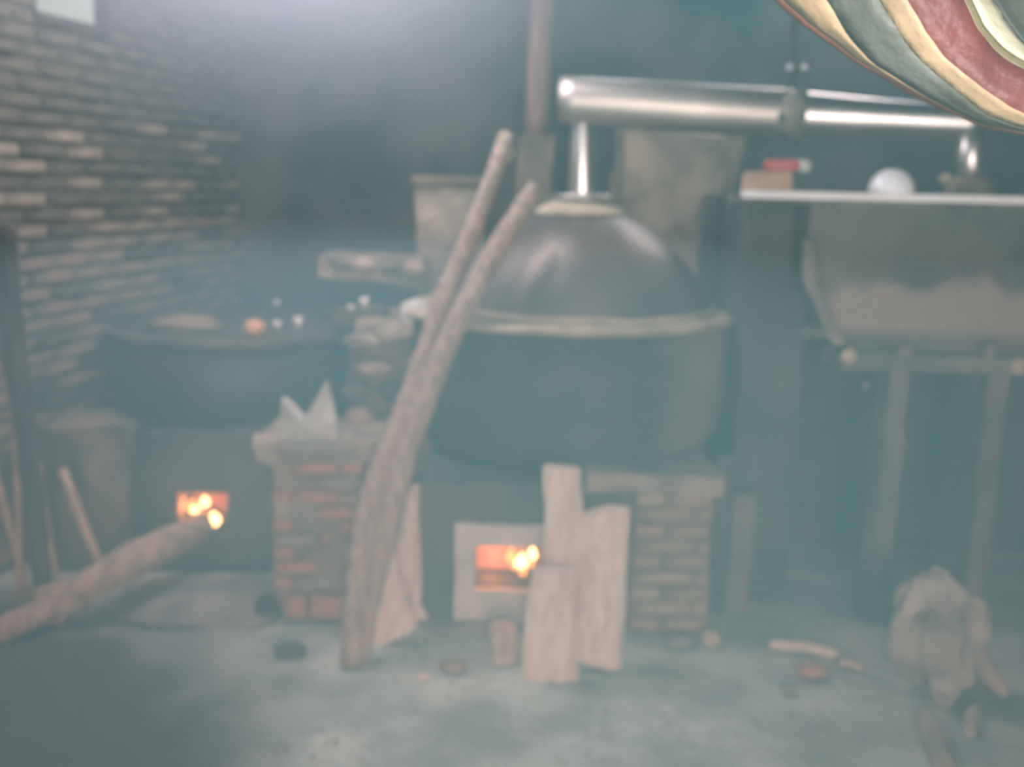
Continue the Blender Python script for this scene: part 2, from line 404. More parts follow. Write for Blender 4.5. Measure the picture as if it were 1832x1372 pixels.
# ------------------------------------------------------------------ bricks laid in a block
def laid(root, x0, x1, yf, z0, z1, mats, bl=0.21, bh=0.055, depth=0.11, wob=0.006, sag=0.0, skip=0.0):
    me_s = []
    for i, mn in enumerate(mats):
        me = brick_mesh(bl - 0.012, depth, bh - 0.012, 11 + i * 2.7); me.materials.append(M[mn]); me_s.append(me)
        me2 = brick_mesh(bl / 2 - 0.012, depth, bh - 0.012, 31 + i * 2.7); me2.materials.append(M[mn]); me_s.append(me2)
    base = Vector(root.location); row = 0; z = z0 + bh / 2
    while z < z1:
        x = x0 + (0 if row % 2 else -bl / 2)
        while x < x1 - 0.02:
            a, b = max(x, x0), min(x + bl, x1)
            if b - a > 0.04 and random.random() > skip:
                full = (b - a) > bl * 0.75
                me = random.choice(me_s[0 if full else 1::2])
                o = bpy.data.objects.new('brick', me); COL.objects.link(o); o.parent = root
                o.location = Vector(((a + b) / 2, yf + depth / 2 + random.uniform(-wob, wob) * 1.5, z + sag * (random.random() - .5))) - base
                o.rotation_euler = (0, random.uniform(-.03, .03), random.uniform(-.05, .05))
                o.scale = ((b - a) / (bl if full else bl / 2), 1, 1)
            x += bl
        z += bh; row += 1

# ------------------------------------------------------------------ main stove and its vat
VC = at(1016, 548, 4.05); VCx, VCy = VC.x, 4.05
RZ = at(1016, 548, 4.05).z            # rim height
RR = 296 * mpp(4.05) * 1.01
SF = 3.36                              # stove front
sx0, sx1 = xat(752, 1000, SF), xat(1268, 1000, SF)
stv = thing('mud_brick_stove', 'low mud and brick stove with a square fire mouth under the domed vat', 'stove', ((sx0 + sx1) / 2, 4.0, 0))
mx0, mx1 = xat(850, 1000, SF), xat(1000, 1000, SF)
mz1, mz0 = zat(900, 972, SF), zat(900, 1048, SF)
ST = zat(1016, 872, SF)                # top of the stove
bm = bmesh.new()
bx = xat(1130, 1000, SF)
rbox((sx0, SF, 0), (mx0, 4.68, ST), 0.09, 0.014, bm=bm)
rbox((mx1, SF, 0), (bx, 4.68, ST), 0.09, 0.014, seed=2, bm=bm)
rbox((mx0, SF, mz1), (mx1, 4.68, ST), 0.09, 0.010, seed=3, bm=bm)
rbox((mx0, SF, 0), (mx1, 4.68, mz0), 0.09, 0.010, seed=4, bm=bm)
rbox((mx0, 3.95, mz0), (mx1, 4.68, mz1), 0.09, 0.010, seed=5, bm=bm)
obj('body', bm, M['soot'], stv)
obj('brick_core', rbox((bx, SF - 0.018, 0), (sx1, 4.68, ST + 0.02), 0.09, 0.01, seed=6), M['mud'], stv)
laid(stv, bx, sx1, SF - 0.03, 0.0, ST + 0.0, ('brick_brown', 'mud', 'brick_dim', 'mud'), bh=0.056)
obj('mud_ledge', rbox((bx - 0.16, SF - 0.05, ST + 0.0), (sx1 + 0.02, 4.0, ST + 0.06), 0.05, 0.02, seed=8), M['mud_grey'], stv)
# pale plate round the fire mouth
px0, px1 = xat(815, 1000, SF), xat(1020, 1000, SF); pz1 = zat(880, 932, SF); pz0 = 0.02
pb = bmesh.new()
for lo, hi in (((px0, SF - 0.035, pz0), (mx0, SF - 0.012, pz1)), ((mx1, SF - 0.035, pz0), (px1, SF - 0.012, pz1 - 0.02)),
               ((mx0, SF - 0.035, mz1), (mx1, SF - 0.012, pz1 - 0.005)), ((mx0, SF - 0.035, pz0), (mx1, SF - 0.012, mz0))):
    rbox(lo, hi, 0.04, 0.006, 9, bm=pb)
obj('mouth_plate', pb, M['plate'], stv)
M['glow_red'] = mat('painted fire glow', (0.55, 0.30, 0.22), (0.38, 0.20, 0.15), 9, .95)  # reddish panels added in both mouths, coloured to carry the fire's glow
obj('glow_back', rbox((mx0 - .01, SF + .16, mz0 - .01), (mx1 + .01, SF + .20, mz1 + .01), .05, .008), M['glow_red'], stv)
# vat
vat = thing('distilling_vat', 'large round soot-black vat on the middle stove, carrying the dome', 'vat', (VCx, VCy, ST))
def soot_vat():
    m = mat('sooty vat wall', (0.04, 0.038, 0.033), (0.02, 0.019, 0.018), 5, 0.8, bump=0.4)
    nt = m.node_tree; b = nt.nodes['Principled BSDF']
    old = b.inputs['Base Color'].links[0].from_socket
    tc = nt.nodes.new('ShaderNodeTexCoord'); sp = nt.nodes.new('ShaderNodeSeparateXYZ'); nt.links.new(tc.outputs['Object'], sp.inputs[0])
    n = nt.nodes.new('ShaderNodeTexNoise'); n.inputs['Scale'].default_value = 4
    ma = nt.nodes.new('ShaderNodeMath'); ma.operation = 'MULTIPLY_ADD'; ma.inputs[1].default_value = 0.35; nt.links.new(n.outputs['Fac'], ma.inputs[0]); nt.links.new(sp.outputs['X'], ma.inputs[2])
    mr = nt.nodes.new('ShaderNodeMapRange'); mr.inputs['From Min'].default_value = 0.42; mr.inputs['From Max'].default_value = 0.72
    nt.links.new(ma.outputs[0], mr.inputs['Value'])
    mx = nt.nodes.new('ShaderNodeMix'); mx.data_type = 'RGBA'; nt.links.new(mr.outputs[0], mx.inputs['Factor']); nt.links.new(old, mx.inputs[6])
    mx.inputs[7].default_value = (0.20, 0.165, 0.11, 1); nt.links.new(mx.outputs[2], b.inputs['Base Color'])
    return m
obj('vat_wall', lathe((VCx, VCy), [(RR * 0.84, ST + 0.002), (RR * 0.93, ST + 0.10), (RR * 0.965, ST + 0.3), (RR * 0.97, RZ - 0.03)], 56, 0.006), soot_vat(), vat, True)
th = 15 * mpp(3.45)
obj('rim', lathe((VCx, VCy), [(RR * 0.78, RZ - th), (RR * 0.985, RZ - th), (RR, RZ - th * 0.6), (RR, RZ - 0.004), (RR * 0.97, RZ), (RR * 0.78, RZ)], 64, 0.005, closed=True), M['clay'], vat, True)
lid = thing('dome_lid', 'brown wok-shaped metal dome covering the middle vat', 'lid', (VCx + 19 * mpp(4.05), VCy, RZ))
LX = lid.location.x
k = mpp(4.05)
prof = [(238, 0), (232, 14), (219, 38), (200, 66), (176, 96), (148, 122), (115, 146), (80, 163), (64, 168)]
prof = [(a * k * 1.0, RZ + b * k * 1.0) for a, b in prof]
obj('dome', lathe((LX, VCy), [(238 * k, RZ)] + prof, 72), M['lid'], lid, True)
zt = prof[-1][1]
obj('lid_foot', lathe((LX, VCy), [(RR * .76, RZ), (246 * k, RZ), (246 * k, RZ + 0.012), (232 * k, RZ + 0.02), (RR * .70, RZ + 0.02)], 72, 0.004, closed=True), M['clay'], lid, True)
obj('clay_collar', lathe((LX, VCy), [(84 * k, zt - 0.012), (78 * k, zt + 0.004), (62 * k, zt + 0.022), (50 * k, zt + 0.040), (44 * k, zt + 0.048)], 40, 0.006), M['clay'], lid, True)
# ------------------------------------------------------------------ vapour pipe
P_l = at(1002, 180, 4.06); P_m = at(1405, 204, 3.95); P_r = at(1752, 222, 3.79)
fz = zt + 0.048
pip = thing('vapour_pipe', 'shiny steel pipe from the dome across to the cement tank', 'pipe', (LX, VCy, fz))
obj('flange', lathe((LX, VCy), [(30 * k, fz), (52 * k, fz), (54 * k, fz + 0.008), (50 * k, fz + 0.018), (30 * k, fz + 0.02)], 40, closed=True), M['steel_worn'], pip, True)
top = at(1042, 205, 4.06)
obj('riser', tube(resample([(LX, VCy, fz + 0.0), (LX + (top.x - LX) * .5, VCy, (fz + top.z) / 2), top], 8), lerp_list([26 * k, 23 * k, 19 * k], 8), 32), M['steel'], pip, True)
def section(a, b, r0, r1, dent=0.0, n=16, sd=0):
    pts = [Vector(a).lerp(Vector(b), i / n) for i in range(n + 1)]
    rr = lerp_list([r0, r1], n)
    return tube(pts, rr, 40, 0.0035, 3.0, sd)
obj('cross_pipe', section(P_l, P_m + Vector((0.02, 0, 0)), 40 * k, 42 * k), M['steel_dimmed'], pip, True)
ax = (P_m - P_l).normalized()
obj('glare_cover', tube([P_l - ax * .006, P_l - ax * .001], [38 * k, 41 * k], 36), M['wood_dark'], pip, True)  # dark disc added to hide a bright reflection on the pipe end
obj('cross_pipe', section(P_m - Vector((0.01, 0, 0)), P_r, 40 * k, 26 * mpp(3.79), sd=4), M['steel'], pip, True)
dtop = at(1738, 225, 3.79); dbot = at(1735, 342, 3.79)
obj('downpipe', tube([dtop, dtop.lerp(dbot, .5), dbot], [23 * mpp(3.79)] * 3, 28), M['steel'], pip, True)
obj('foot_clay', lathe((dbot.x, 3.79), [(44 * k, dbot.z - 0.03), (40 * k, dbot.z + .01), (30 * k, dbot.z + 0.035), (22 * k, dbot.z + .05)], 20, 0.012, 14), M['mud'], pip, True)
obj('foot_knob', rock(at(1693, 320, 3.72), .026, .02, .02, 3, .2), M['clay'], pip, True)
# strap and hanger at the joint
sp_ = bmesh.new()
q = P_m
for a_, b_ in (((1388, 176), (1405, 243)), ((1446, 178), (1405, 243))):
    tube([at(a_[0], a_[1], 3.90), at((a_[0] + b_[0]) / 2, (a_[1] + b_[1]) / 2, 3.87), at(b_[0], b_[1], 3.91)], [.012] * 3, 8, bm=sp_)
ja, jb = at(1399, 204, 3.951), at(1441, 207, 3.93)
jw = obj('dent_wrap', tube([ja, ja.lerp(jb, .5), jb], [41 * k, 42 * k, 40 * k], 36, .004, 14), mat('dent wrapping', (0.27, 0.25, 0.20), (0.16, 0.15, 0.12), 14, .9), pip, True)  # added wrap stands in for the dent at the joint
obj('strap', sp_, M['rope'], jw, True)
obj('hanger_rod', tube([at(1418, 178, 3.98), at(1416, 100, 3.98), Vector((at(1416, 100, 3.98).x, 3.98, H))], [.012, .012, .012], 8), M['rope'], pip, True)
for kx in (1414, 1440):
    o = obj('bolt_glint', rock(at(kx, 120, 3.95), .014, .012, .014, 1, 0.0), M['china'], pip, True)  # white balls stand in for bright glints on shiny bolts
obj('glint_plate', rbox(at(1405, 131, 3.965), at(1450, 110, 3.975), .1, 0), M['rope'], pip)

# ------------------------------------------------------------------ things behind: piers, post, chimney
def pier(name, label, cat, pxa, pxb, pyt, Y, dep, m, amp=0.02, seed=0.0):
    a, b = xat(pxa, pyt, Y), xat(pxb, pyt, Y); z = zat((pxa + pxb) / 2, pyt, Y)
    t = thing(name, label, cat, ((a + b) / 2, Y + dep / 2, 0))
    obj('body', rbox((a, Y, -0.01), (b, Y + dep, z), 0.07, amp, 4, seed), m, t)
    return t, a, b, z
pr, a, b, z = pier('mud_chimney', 'tall brown mud chimney stack behind the dome and the tank', 'chimney', 1118, 1335, 232, 4.85, 0.55, mat('chimney mud', (0.34, 0.27, 0.195), (0.10, 0.085, 0.065), 3.2, .95, bump=.8), 0.05, 3)
obj('pot_lump', rock(at(1292, 512, 4.8), .05, .05, .05, 6), M['clay'], pr)
pr, a, b, z = pier('mud_pier', 'narrow brown mud pier left of the riser pipe', 'pier', 926, 992, 242, 4.85, 0.28, M['mud'], 0.02, 9)
post = obj('timber_post', tube(resample([(at(960, 242, 4.95).x, 4.97, z), (at(964, 120, 4.95).x, 4.97, 2.3), (at(967, -10, 4.95).x, 4.97, H)], 8), [.055] * 9, 14, .006), M['wood_post'], smooth=True)
tag(post, 'round reddish timber post rising from the mud pier', 'post')
pr, a, b, z = pier('plastered_pier', 'square grey-brown plastered pier behind the leaning poles', 'pier', 742, 872, 322, 4.75, 0.35, M['mud_grey'], 0.015, 12)
obj('coping', rbox((a - .01, 4.73, z - 0.01), (b + .01, 5.12, z + 0.015), .08, .008), M['mud'], pr)
za, zb = zat(670, 528, 4.6), zat(670, 458, 4.6)
# rough ledge sticking out left of the pier
bm = rbox((xat(578, 480, 4.62), 4.5, zat(578, 490, 4.6)), (a + 0.06, 4.76, zb), .05, .018, 7, 4)
for v in bm.verts:
    if v.co.z < (za + zb) / 2 + .02: v.co.z -= 0.05 * max(0, min(1, (v.co.x - xat(600, 480, 4.6)) / .4))
lg = obj('ledge', bm, M['mud_grey'], pr)
for i, pxx in enumerate((612, 650, 700, 738)):
    s_ = obj('ledge_stone', rock(at(pxx, 470 + i * 3, 4.5), .055, .04, .028, i * 2.1, .35), M['lime' if i % 2 else 'mud_grey'], pr)
o = obj('clay_jar', lathe((xat(690, 400, 4.95), 4.95), [(.07, zb), (.10, zb + .06), (.10, zb + .14), (.075, zb + .19), (.08, zb + .21)], 24), M['iron'], None, True, (xat(690, 400, 4.95), 4.95, zb))
bpy.data.objects.remove(o)

# masonry shoulder between the two vats, built of stones
shx0, shx1 = xat(618, 700, 3.8), xat(772, 700, 3.8); shz = zat(690, 592, 3.8)
sh = thing('stone_rubble', 'heap of rough stones and mud packed between the two vats', 'rubble', ((shx0 + shx1) / 2, 4.1, 0))
obj('mud_core', rbox((shx0, 3.82, 0), (shx1, 4.62, shz), .08, .03, 5, 21, taper=.08), M['mud'], sh)
i = 0
for (px, py, rx, rz, mn) in ((650, 612, .085, .034, 'mud_grey'), (705, 598, .07, .045, 'mud_grey'), (668, 655, .075, .03, 'lime'), (735, 650, .05, .045, 'mud_grey'),
                             (640, 700, .06, .04, 'cement'), (700, 700, .055, .04, 'mud_dark'), (645, 745, .065, .045, 'lime'), (715, 752, .06, .04, 'mud_grey'),
                             (650, 792, .07, .04, 'mud_grey'), (722, 805, .06, .04, 'mud_dark'), (765, 700, .04, .05, 'mud_dark'), (745, 840, .05, .04, 'mud'), (685, 845, .06, .04, 'mud_grey')):
    obj('stone', rock(at(px, py, 3.80), rx, .07, rz, i * 1.3, .4), M[mn], sh); i += 1
bm = rock(at(742, 572, 3.86), .058, .05, .075, 17, .35, 3)
tag(obj('sack', bm, M['sack'], None, True, at(742, 600, 3.86)), 'small pale sack slumped on the stones left of the domed vat', 'sack')

# ------------------------------------------------------------------ left stove and vat
LF = 3.80
lx0, lx1 = xat(105, 850, LF), xat(482, 850, LF); LT = zat(300, 775, LF)
ls = thing('earth_stove', 'low dark earth stove with a small glowing fire mouth at left', 'stove', ((lx0 + lx1) / 2, 4.3, 0))
ma0, ma1 = xat(318, 920, LF), xat(408, 920, LF); mzt, mzb = zat(360, 882, LF), zat(360, 966, LF)
bm = bmesh.new()
rbox((lx0, LF, 0), (ma0, 5.1, LT), .09, .02, bm=bm); rbox((ma1, LF, 0), (lx1 + .06, 5.1, LT), .09, .02, seed=3, bm=bm)
rbox((ma0, LF, mzt), (ma1, 5.1, LT), .09, .012, seed=5, bm=bm); rbox((ma0, LF, 0), (ma1, 5.1, mzb), .09, .012, seed=6, bm=bm)
rbox((ma0, 4.3, mzb), (ma1, 5.1, mzt), .09, .012, seed=7, bm=bm)
obj('body', bm, M['soot'], ls)
obj('glow_back', rbox((ma0 - .01, LF + .20, mzb - .01), (ma1 + .01, LF + .24, mzt + .01), .05, .008), M['glow_red'], ls)
obj('side_wall', rbox((lx0 - .06, LF - .02, 0), (xat(235, 850, LF), 4.1, LT + .02), .07, .03, 5, 11), M['mud'], ls)
VL = at(424, 578, 4.38); LR = 226 * mpp(4.38); LRZ = VL.z
lv = thing('cooking_vat', 'wide black iron vat sunk into the left stove', 'vat', (VL.x, 4.38, LT - .2))
obj('vat_wall', lathe((VL.x, 4.38), [(LR * .62, LT - .14), (LR * .85, LT - .05), (LR * .97, LT + .1), (LR * .985, LRZ - .03)], 56, .004), M['iron'], lv, True)
obj('rim', lathe((VL.x, 4.38), [(LR * .93, LRZ - .035), (LR, LRZ - .035), (LR * 1.01, LRZ - .01), (LR, LRZ), (LR * .93, LRZ)], 56, .004, closed=True), M['mud_dark'], lv, True)
obj('cover_board', lathe((VL.x, 4.38), [(LR * .94, LRZ - .02), (LR * .94, LRZ - .004), (LR * .5, LRZ)], 40, .004), M['wood_dark'], lv, True)
def lcup(px, py, Y, r, h, label, mn='cup'):
    p = at(px, py, Y)
    return tag(obj('cup', lathe((p.x, Y), [(r * .6, p.z), (r, p.z + h * .6), (r, p.z + h), (r * .85, p.z + h), (r * .5, p.z + h * .3)], 18), M[mn], None, True, (p.x, Y, p.z)), label, 'cup', 'small cups left on the vat cover')
def yon(px, py, z):      # depth where the ray meets height z
    d = ray(px, py); return (CAM + d * ((z - CAM.z) / d.z)).y
lcup(534, 588, yon(534, 588, LRZ), .019, .048, 'brightest small white cup, tallest of those on the black vat')
lcup(496, 588, yon(496, 588, LRZ), .018, .03, 'dull whitish cup beside the orange lump on the black vat')
lcup(495, 548, yon(495, 552, LRZ), .016, .03, 'small whitish cup at the far edge of the black vat')
p = at(652, 551, 4.2)
obj('shelf_stone', rbox((p.x - .12, 4.12, shz - .02), (p.x + .09, 4.3, p.z), .05, .01), M['mud_dark'], sh)
lcup(652, 551, 4.2, .018, .042, 'small whitish cup on the stones right of the black vat')
lcup(628, 556, 4.2, .016, .022, 'low dull cup on the stones right of the black vat')
yo = yon(455, 600, LRZ); p = at(455, 597, yo)
tag(obj('fruit', rock((p.x, yo, LRZ + .030), .042, .036, .034, 5, .25, 3), M['orange'], None, True, (p.x, yo, LRZ)), 'orange peeled lump of fruit on the near edge of the black vat', 'fruit')
yo = yon(345, 590, LRZ); p = at(330, 588, yo)
tag(obj('straw_mat', rock((p.x, yo, LRZ + .022), .16, .09, .04, 8, .3, 3), M['mud'], None, True, (p.x, yo, LRZ)), 'brown crumpled mat lying on the black vat left of the fruit', 'mat')

# ------------------------------------------------------------------ brick pillar beside the left stove
PF = 3.42
bx0, bx1 = xat(486, 950, PF), xat(655, 950, PF); bz = zat(560, 822, PF)
bp_ = thing('brick_pillar', 'crumbling red brick pillar left of the two leaning poles', 'pillar', ((bx0 + bx1) / 2, PF + .15, 0))
obj('mortar_core', rbox((bx0 + .01, PF + .010, 0), (bx1 - .02, PF + .42, bz), .08, .01), M['mud_grey'], bp_)
laid(bp_, bx0, bx1, PF, 0.09, bz, ('brick_red', 'brick_brown', 'brick_red', 'brick_grey'), bl=.16, bh=.052, wob=.012)
laid(bp_, bx0 + .05, bx1 - .02, PF - .05, 0.0, 0.09, ('brick_red', 'brick_red'), bl=.17, bh=.09, wob=.01, depth=.13)
obj('mud_cap', rbox((bx0 - .06, PF - .03, bz - .005), (bx1 + .03, PF + .44, bz + .055), .04, .032, 9, 15), M['mud_grey'], bp_)
capz = bz + .055
# torn white sheet standing on the pillar
bm = bmesh.new()
outline = [(492, 792), (500, 748), (504, 712), (522, 724), (542, 748), (560, 722), (583, 682), (592, 715), (600, 752), (607, 792)]
ys = PF + .05
f_ = []; b_ = []
for i, (px, py) in enumerate(outline):
    o_ = .02 * math.sin(i * 2.1)
    f_.append(bm.verts.new(at(px, py, ys + o_))); b_.append(bm.verts.new(at(px, py, ys + o_) + Vector((.002, .035, 0))))
cf = bm.verts.new(at(545, 768, ys - .025)); cb = bm.verts.new(at(545, 768, ys + .03)); n = len(f_)
for i in range(n):
    j = (i + 1) % n
    bm.faces.new((f_[i], f_[j], cf)); bm.faces.new((b_[j], b_[i], cb)); bm.faces.new((f_[j], f_[i], b_[i], b_[j]))
tag(obj('plastic_bag', bm, M['sack'], None, False, at(548, 792, ys)), 'torn white plastic bag with two peaks on top of the brick pillar', 'bag')

# ------------------------------------------------------------------ firewood in the mouth of the left stove
def log(name, label, pts, radii, m, seed=0., seg=12, squash=None, amp=.01, n=14, group=None, cat='log'):
    P = resample(pts, n); rr = lerp_list(radii, n)
    t = thing(name, label, cat, P[0], group)
    obj('trunk', tube(P, rr, seg, amp, 9, seed, squash), m, t, squash is None)
    return t
Y0 = onfloor(95, 1112).y
t = log('fire_log', 'long pale branch feeding the left fire mouth from the floor',
        [at(70, 1083, Y0), at(150, 1052, Y0 + .03), at(240, 1000, Y0 + .12), at(330, 958, LF - .13), at(372, 930, LF + .12)], [.055, .058, .062, .056, .05], M['bark'], 2.)
obj('branch_stub', tube([at(120, 1060, Y0), at(98, 1112, Y0 - .02)], [.05, .03], 10, .006), M['bark'], t, True)
Y1 = onfloor(30, 1150).y
log('stick_of_firewood', 'short dull log lying at the left edge below the fire branch', [at(-60, 1158, Y1), at(20, 1118, Y1 + .03), at(92, 1088, Y1 + .14)], [.042, .045, .038], M['wood_grey'], 6.)
# flames
def fire(name, label, blobs, Y, glow, power):
    t = thing(name, label, 'fire', glow)
    for (px, py, r, h, hot, dy) in blobs:
        p = at(px, py, Y + dy)
        bm = lathe((p.x, p.y), [(.001, p.z - h * .5), (r * .8, p.z - h * .35), (r, p.z - h * .05), (r * .65, p.z + h * .25), (.001, p.z + h * .6)], 14, .006, 20, px)
        obj('flame', bm, M['flame_hot' if hot else 'flame'], t, True)
    l = bpy.data.lights.new(name + '_glow', 'POINT'); l.energy = power; l.color = (1, .33, .12); l.shadow_soft_size = .03
    lo = bpy.data.objects.new(name + '_glow', l); COL.objects.link(lo); lo.location = glow
    return t
fire('left_fire', 'small orange fire at the end of the long branch', [(345, 905, .028, .05, 0, .07), (367, 898, .02, .045, 1, .03), (382, 930, .03, .055, 1, 0), (350, 912, .02, .03, 1, .02), (365, 955, .012, .04, 0, .0)], LF + .05, at(338, 905, LF + .07), 2.4).name = 'fire'
fire('main_fire', 'bright yellow fire behind the front log in the middle stove', [(914, 994, .017, .055, 0, .03), (933, 1004, .022, .055, 1, 0), (953, 990, .014, .05, 1, .02), (922, 1008, .018, .045, 0, .04), (936, 1022, .014, .04, 0, .01), (948, 1006, .014, .04, 0, .03)], SF + .06, at(880, 1006, SF + .05), 1.5).name = 'fire'
for (pts, lab) in (([at(890, 1048, SF + .09), at(985, 1044, SF + .13)], 'charred stick burning inside the middle fire mouth'), ([at(338, 962, LF + .10), at(398, 958, LF + .15)], 'charred stick burning inside the left fire mouth')):
    tag(obj('charred_stick', tube(resample(pts, 4), [.012] * 5, 9, .003), M['char'], None, True, pts[0]), lab, 'firewood')

# ------------------------------------------------------------------ leaning poles
Yb = onfloor(640, 1195).y
log('leaning_pole', 'thick weathered pole leaning on the vat rim, right one of the pair',
    [at(640, 1190, Yb + .05), at(668, 1040, Yb + .11), at(706, 880, Yb + .19), at(757, 720, 3.34), at(814, 585, 3.44), at(890, 440, 3.58), at(958, 336, 3.68)], [.032, .036, .042, .044, .041, .038, .034], M['wood_grey'], 3., 10, None, .008, 22, 'pair of leaning poles', 'pole')
t = log('leaning_pole', 'thinner leaning pole with a pale knotted tip, left one of the pair',
    [at(628, 1190, Yb), at(640, 1030, Yb + .08), at(672, 870, Yb + .19), at(738, 700, 3.40), at(790, 540, 3.55), at(850, 400, 3.68), at(900, 262, 3.80)], [.036, .04, .042, .04, .036, .034, .03], M['wood_grey'], 8., 10, None, .008, 22, 'pair of leaning poles', 'pole')
obj('knotted_tip', rock(at(903, 262, 3.80), .035, .03, .06, 3, .4), M['bark'], t, True)

# ------------------------------------------------------------------ split firewood stood on end
def slab(name, label, front, Y0_, Y1_, thick, m=M['wood_pale'], seed=0., group='split firewood stood on end'):
    """front: outline as (px, py); depth runs from Y0_ at the bottom to Y1_ at the top"""
    ys_ = [p[1] for p in front]; lo, hi = max(ys_), min(ys_)
    n_l = 10; bm = bmesh.new()
    half = len(front) // 2
    left = front[:half]; right = front[half:][::-1]
    rings = []
    for i in range(n_l + 1):
        f = i / n_l
        def ev(L):
            u = f * (len(L) - 1); k_ = min(int(u), len(L) - 2); v = u - k_
            return (L[k_][0] * (1 - v) + L[k_ + 1][0] * v, L[k_][1] * (1 - v) + L[k_ + 1][1] * v)
        a_, c_ = ev(left), ev(right); Yc = Y0_ + (Y1_ - Y0_) * f
        A = at(a_[0], a_[1], Yc); C_ = at(c_[0], c_[1], Yc); W = (C_ - A)
        cols = []
        for t_, d_ in ((0, .0), (.14, -.35), (.38, -.48), (.52, -.40), (.62, -.62), (.86, -.40), (1, -.05), (.9, .6), (.5, .95), (.12, .6)):
            p = A + W * t_ + Vector((0, d_ * thick * .5, 0)); p += nz(p, 10, seed) * .009 + nz(p, 30, seed) * .003
            cols.append(bm.verts.new(p))
        rings.append(cols)
    nc = len(rings[0])
    for i in range(n_l):
        for k_ in range(nc):
            bm.faces.new((rings[i][k_], rings[i][(k_ + 1) % nc], rings[i + 1][(k_ + 1) % nc], rings[i + 1][k_]))
    bm.faces.new(rings[0][::-1]); bm.faces.new(rings[-1])
    p = at(sum(q[0] for q in (front[0], front[-1])) / 2, lo, Y0_)
    return tag(obj(name, bm, m, None, False, (p.x, p.y, 0)), label, 'firewood', group)
Yf = onfloor(985, 1215).y
slab('split_log', 'front split log, broad and shortest, before the middle fire', [(934, 1214), (938, 1110), (952, 1020), (1030, 1018), (1036, 1120), (1033, 1216)], Yf + .02, Yf + .07, .10, seed=1)
slab('split_log', 'tallest pale split log, narrow, behind the broad front one', [(966, 1178), (972, 1010), (972, 836), (1042, 840), (1046, 1000), (1050, 1180)], Yf + .15, Yf + .20, .09, seed=4)
slab('split_log', 'right-hand split log with the slanting top', [(1030, 1182), (1038, 1050), (1044, 916), (1128, 908), (1120, 1060), (1110, 1198)], Yf + .08, Yf + .20, .09, seed=7)
slab('split_log', 'narrow wedge of split wood right of the poles, pointed top', [(694, 1118), (706, 980), (736, 868), (752, 868), (762, 980), (770, 1104)], onfloor(735, 1112).y, onfloor(735, 1112).y + .10, .06, seed=9)
slab('split_log', 'low wedge of split wood against the foot of the poles', [(656, 1168), (668, 1080), (688, 985), (706, 985), (726, 1070), (748, 1122)], onfloor(700, 1150).y, onfloor(700, 1150).y + .08, .05, seed=12)
Yk = onfloor(900, 1182).y
slab('wood_block', 'small squarish wood block on the floor below the fire mouth', [(872, 1180), (874, 1150), (876, 1118), (926, 1122), (928, 1150), (926, 1184)], Yk, Yk + .03, .10, seed=14, m=M['lime'], group=None)

# ------------------------------------------------------------------ canes and dark pole at the far left
yb_ = 3.45
log('dark_pole', 'dark curved pole leaning on the brick wall at far left', [at(78, 1075, yb_), at(62, 900, yb_ + .0), at(40, 740, yb_ - .02), at(18, 560, yb_ - .04), at(8, 400, yb_ - .06)], [.034, .036, .036, .038, .04], M['wood_dark'], 4., cat='pole')
for i, (a_, b_, c_, w_, lab) in enumerate((((52, 1075), (22, 960), (-14, 830), .013, 'thin pale cane leaning at the left edge, outermost of the canes'),
                                   ((178, 1010), (145, 930), (112, 840), .017, 'thin pale cane leaning by the left stove, innermost of the canes'),
                                   ((108, 1062), (86, 950), (70, 830), .012, 'thin cane leaning just right of the dark pole'),
                                   ((30, 1072), (34, 960), (26, 700), .013, 'thin cane leaning just left of the dark pole'))):
    Yc = min(3.45, onfloor(a_[0], a_[1] + 3).y + .2)
    tag(obj('cane', tube(resample([at(*a_, Yc), at(*b_, Yc + .03), at(*c_, Yc + .05)], 8), [w_] * 9, 8, .003), M['bamboo'], None, True, at(*a_, Yc)), lab, 'cane', 'canes leaning by the left wall')

# ------------------------------------------------------------------ cement cooling tank
TF = 3.42
T0 = xat(1322, 700, 3.62); TM = xat(1450, 500, TF); T1 = 2.62
TZ = zat(1600, 352, TF)
tk = thing('cement_tank', 'big dirty cement cooling tank with a shiny rim at right', 'tank', ((T0 + T1) / 2, 4.1, 0))
obj('left_wall', rbox((T0, 3.62, 0), (TM + .05, 4.55, TZ - .012), .09, .012, 5, 2), M['cement_dark'], tk)
# tapering basin
bm = bmesh.new()
zb0 = zat(1600, 640, TF); zmid = zat(1600, 470, TF)
xs_t, xs_b = xat(1444, 440, TF), xat(1512, 640, TF)
prof_l = [(TZ - .012, xat(1452, 360, TF)), (zmid + .08, xs_t), (zmid, xat(1452, 490, TF)), ((zb0 + zmid) / 2, xat(1478, 560, TF)), (zb0 + .03, xs_b), (zb0 - .02, xs_b + .03)]
prof_l = sorted(prof_l)
zz = lerp_list([p[0] for p in prof_l], 20); xx = lerp_list([p[1] for p in prof_l], 20)
g = []
for j in range(21):
    row = []
    for i in range(25):
        x = xx[j] + (T1 - xx[j]) * i / 24
        y = TF + .03 * (1 - j / 20) + (.02 if j < 3 else 0)
        p = Vector((x, y, zz[j])); p += nz(p, 7, 3) * .014; row.append(bm.verts.new(p))
    g.append(row)
for j in range(20):
    for i in range(24): bm.faces.new((g[j][i], g[j][i + 1], g[j + 1][i + 1], g[j + 1][i]))
r = bmesh.ops.extrude_face_region(bm, geom=bm.faces[:])
for e in r['geom']:
    if isinstance(e, bmesh.types.BMVert): e.co.y += .95
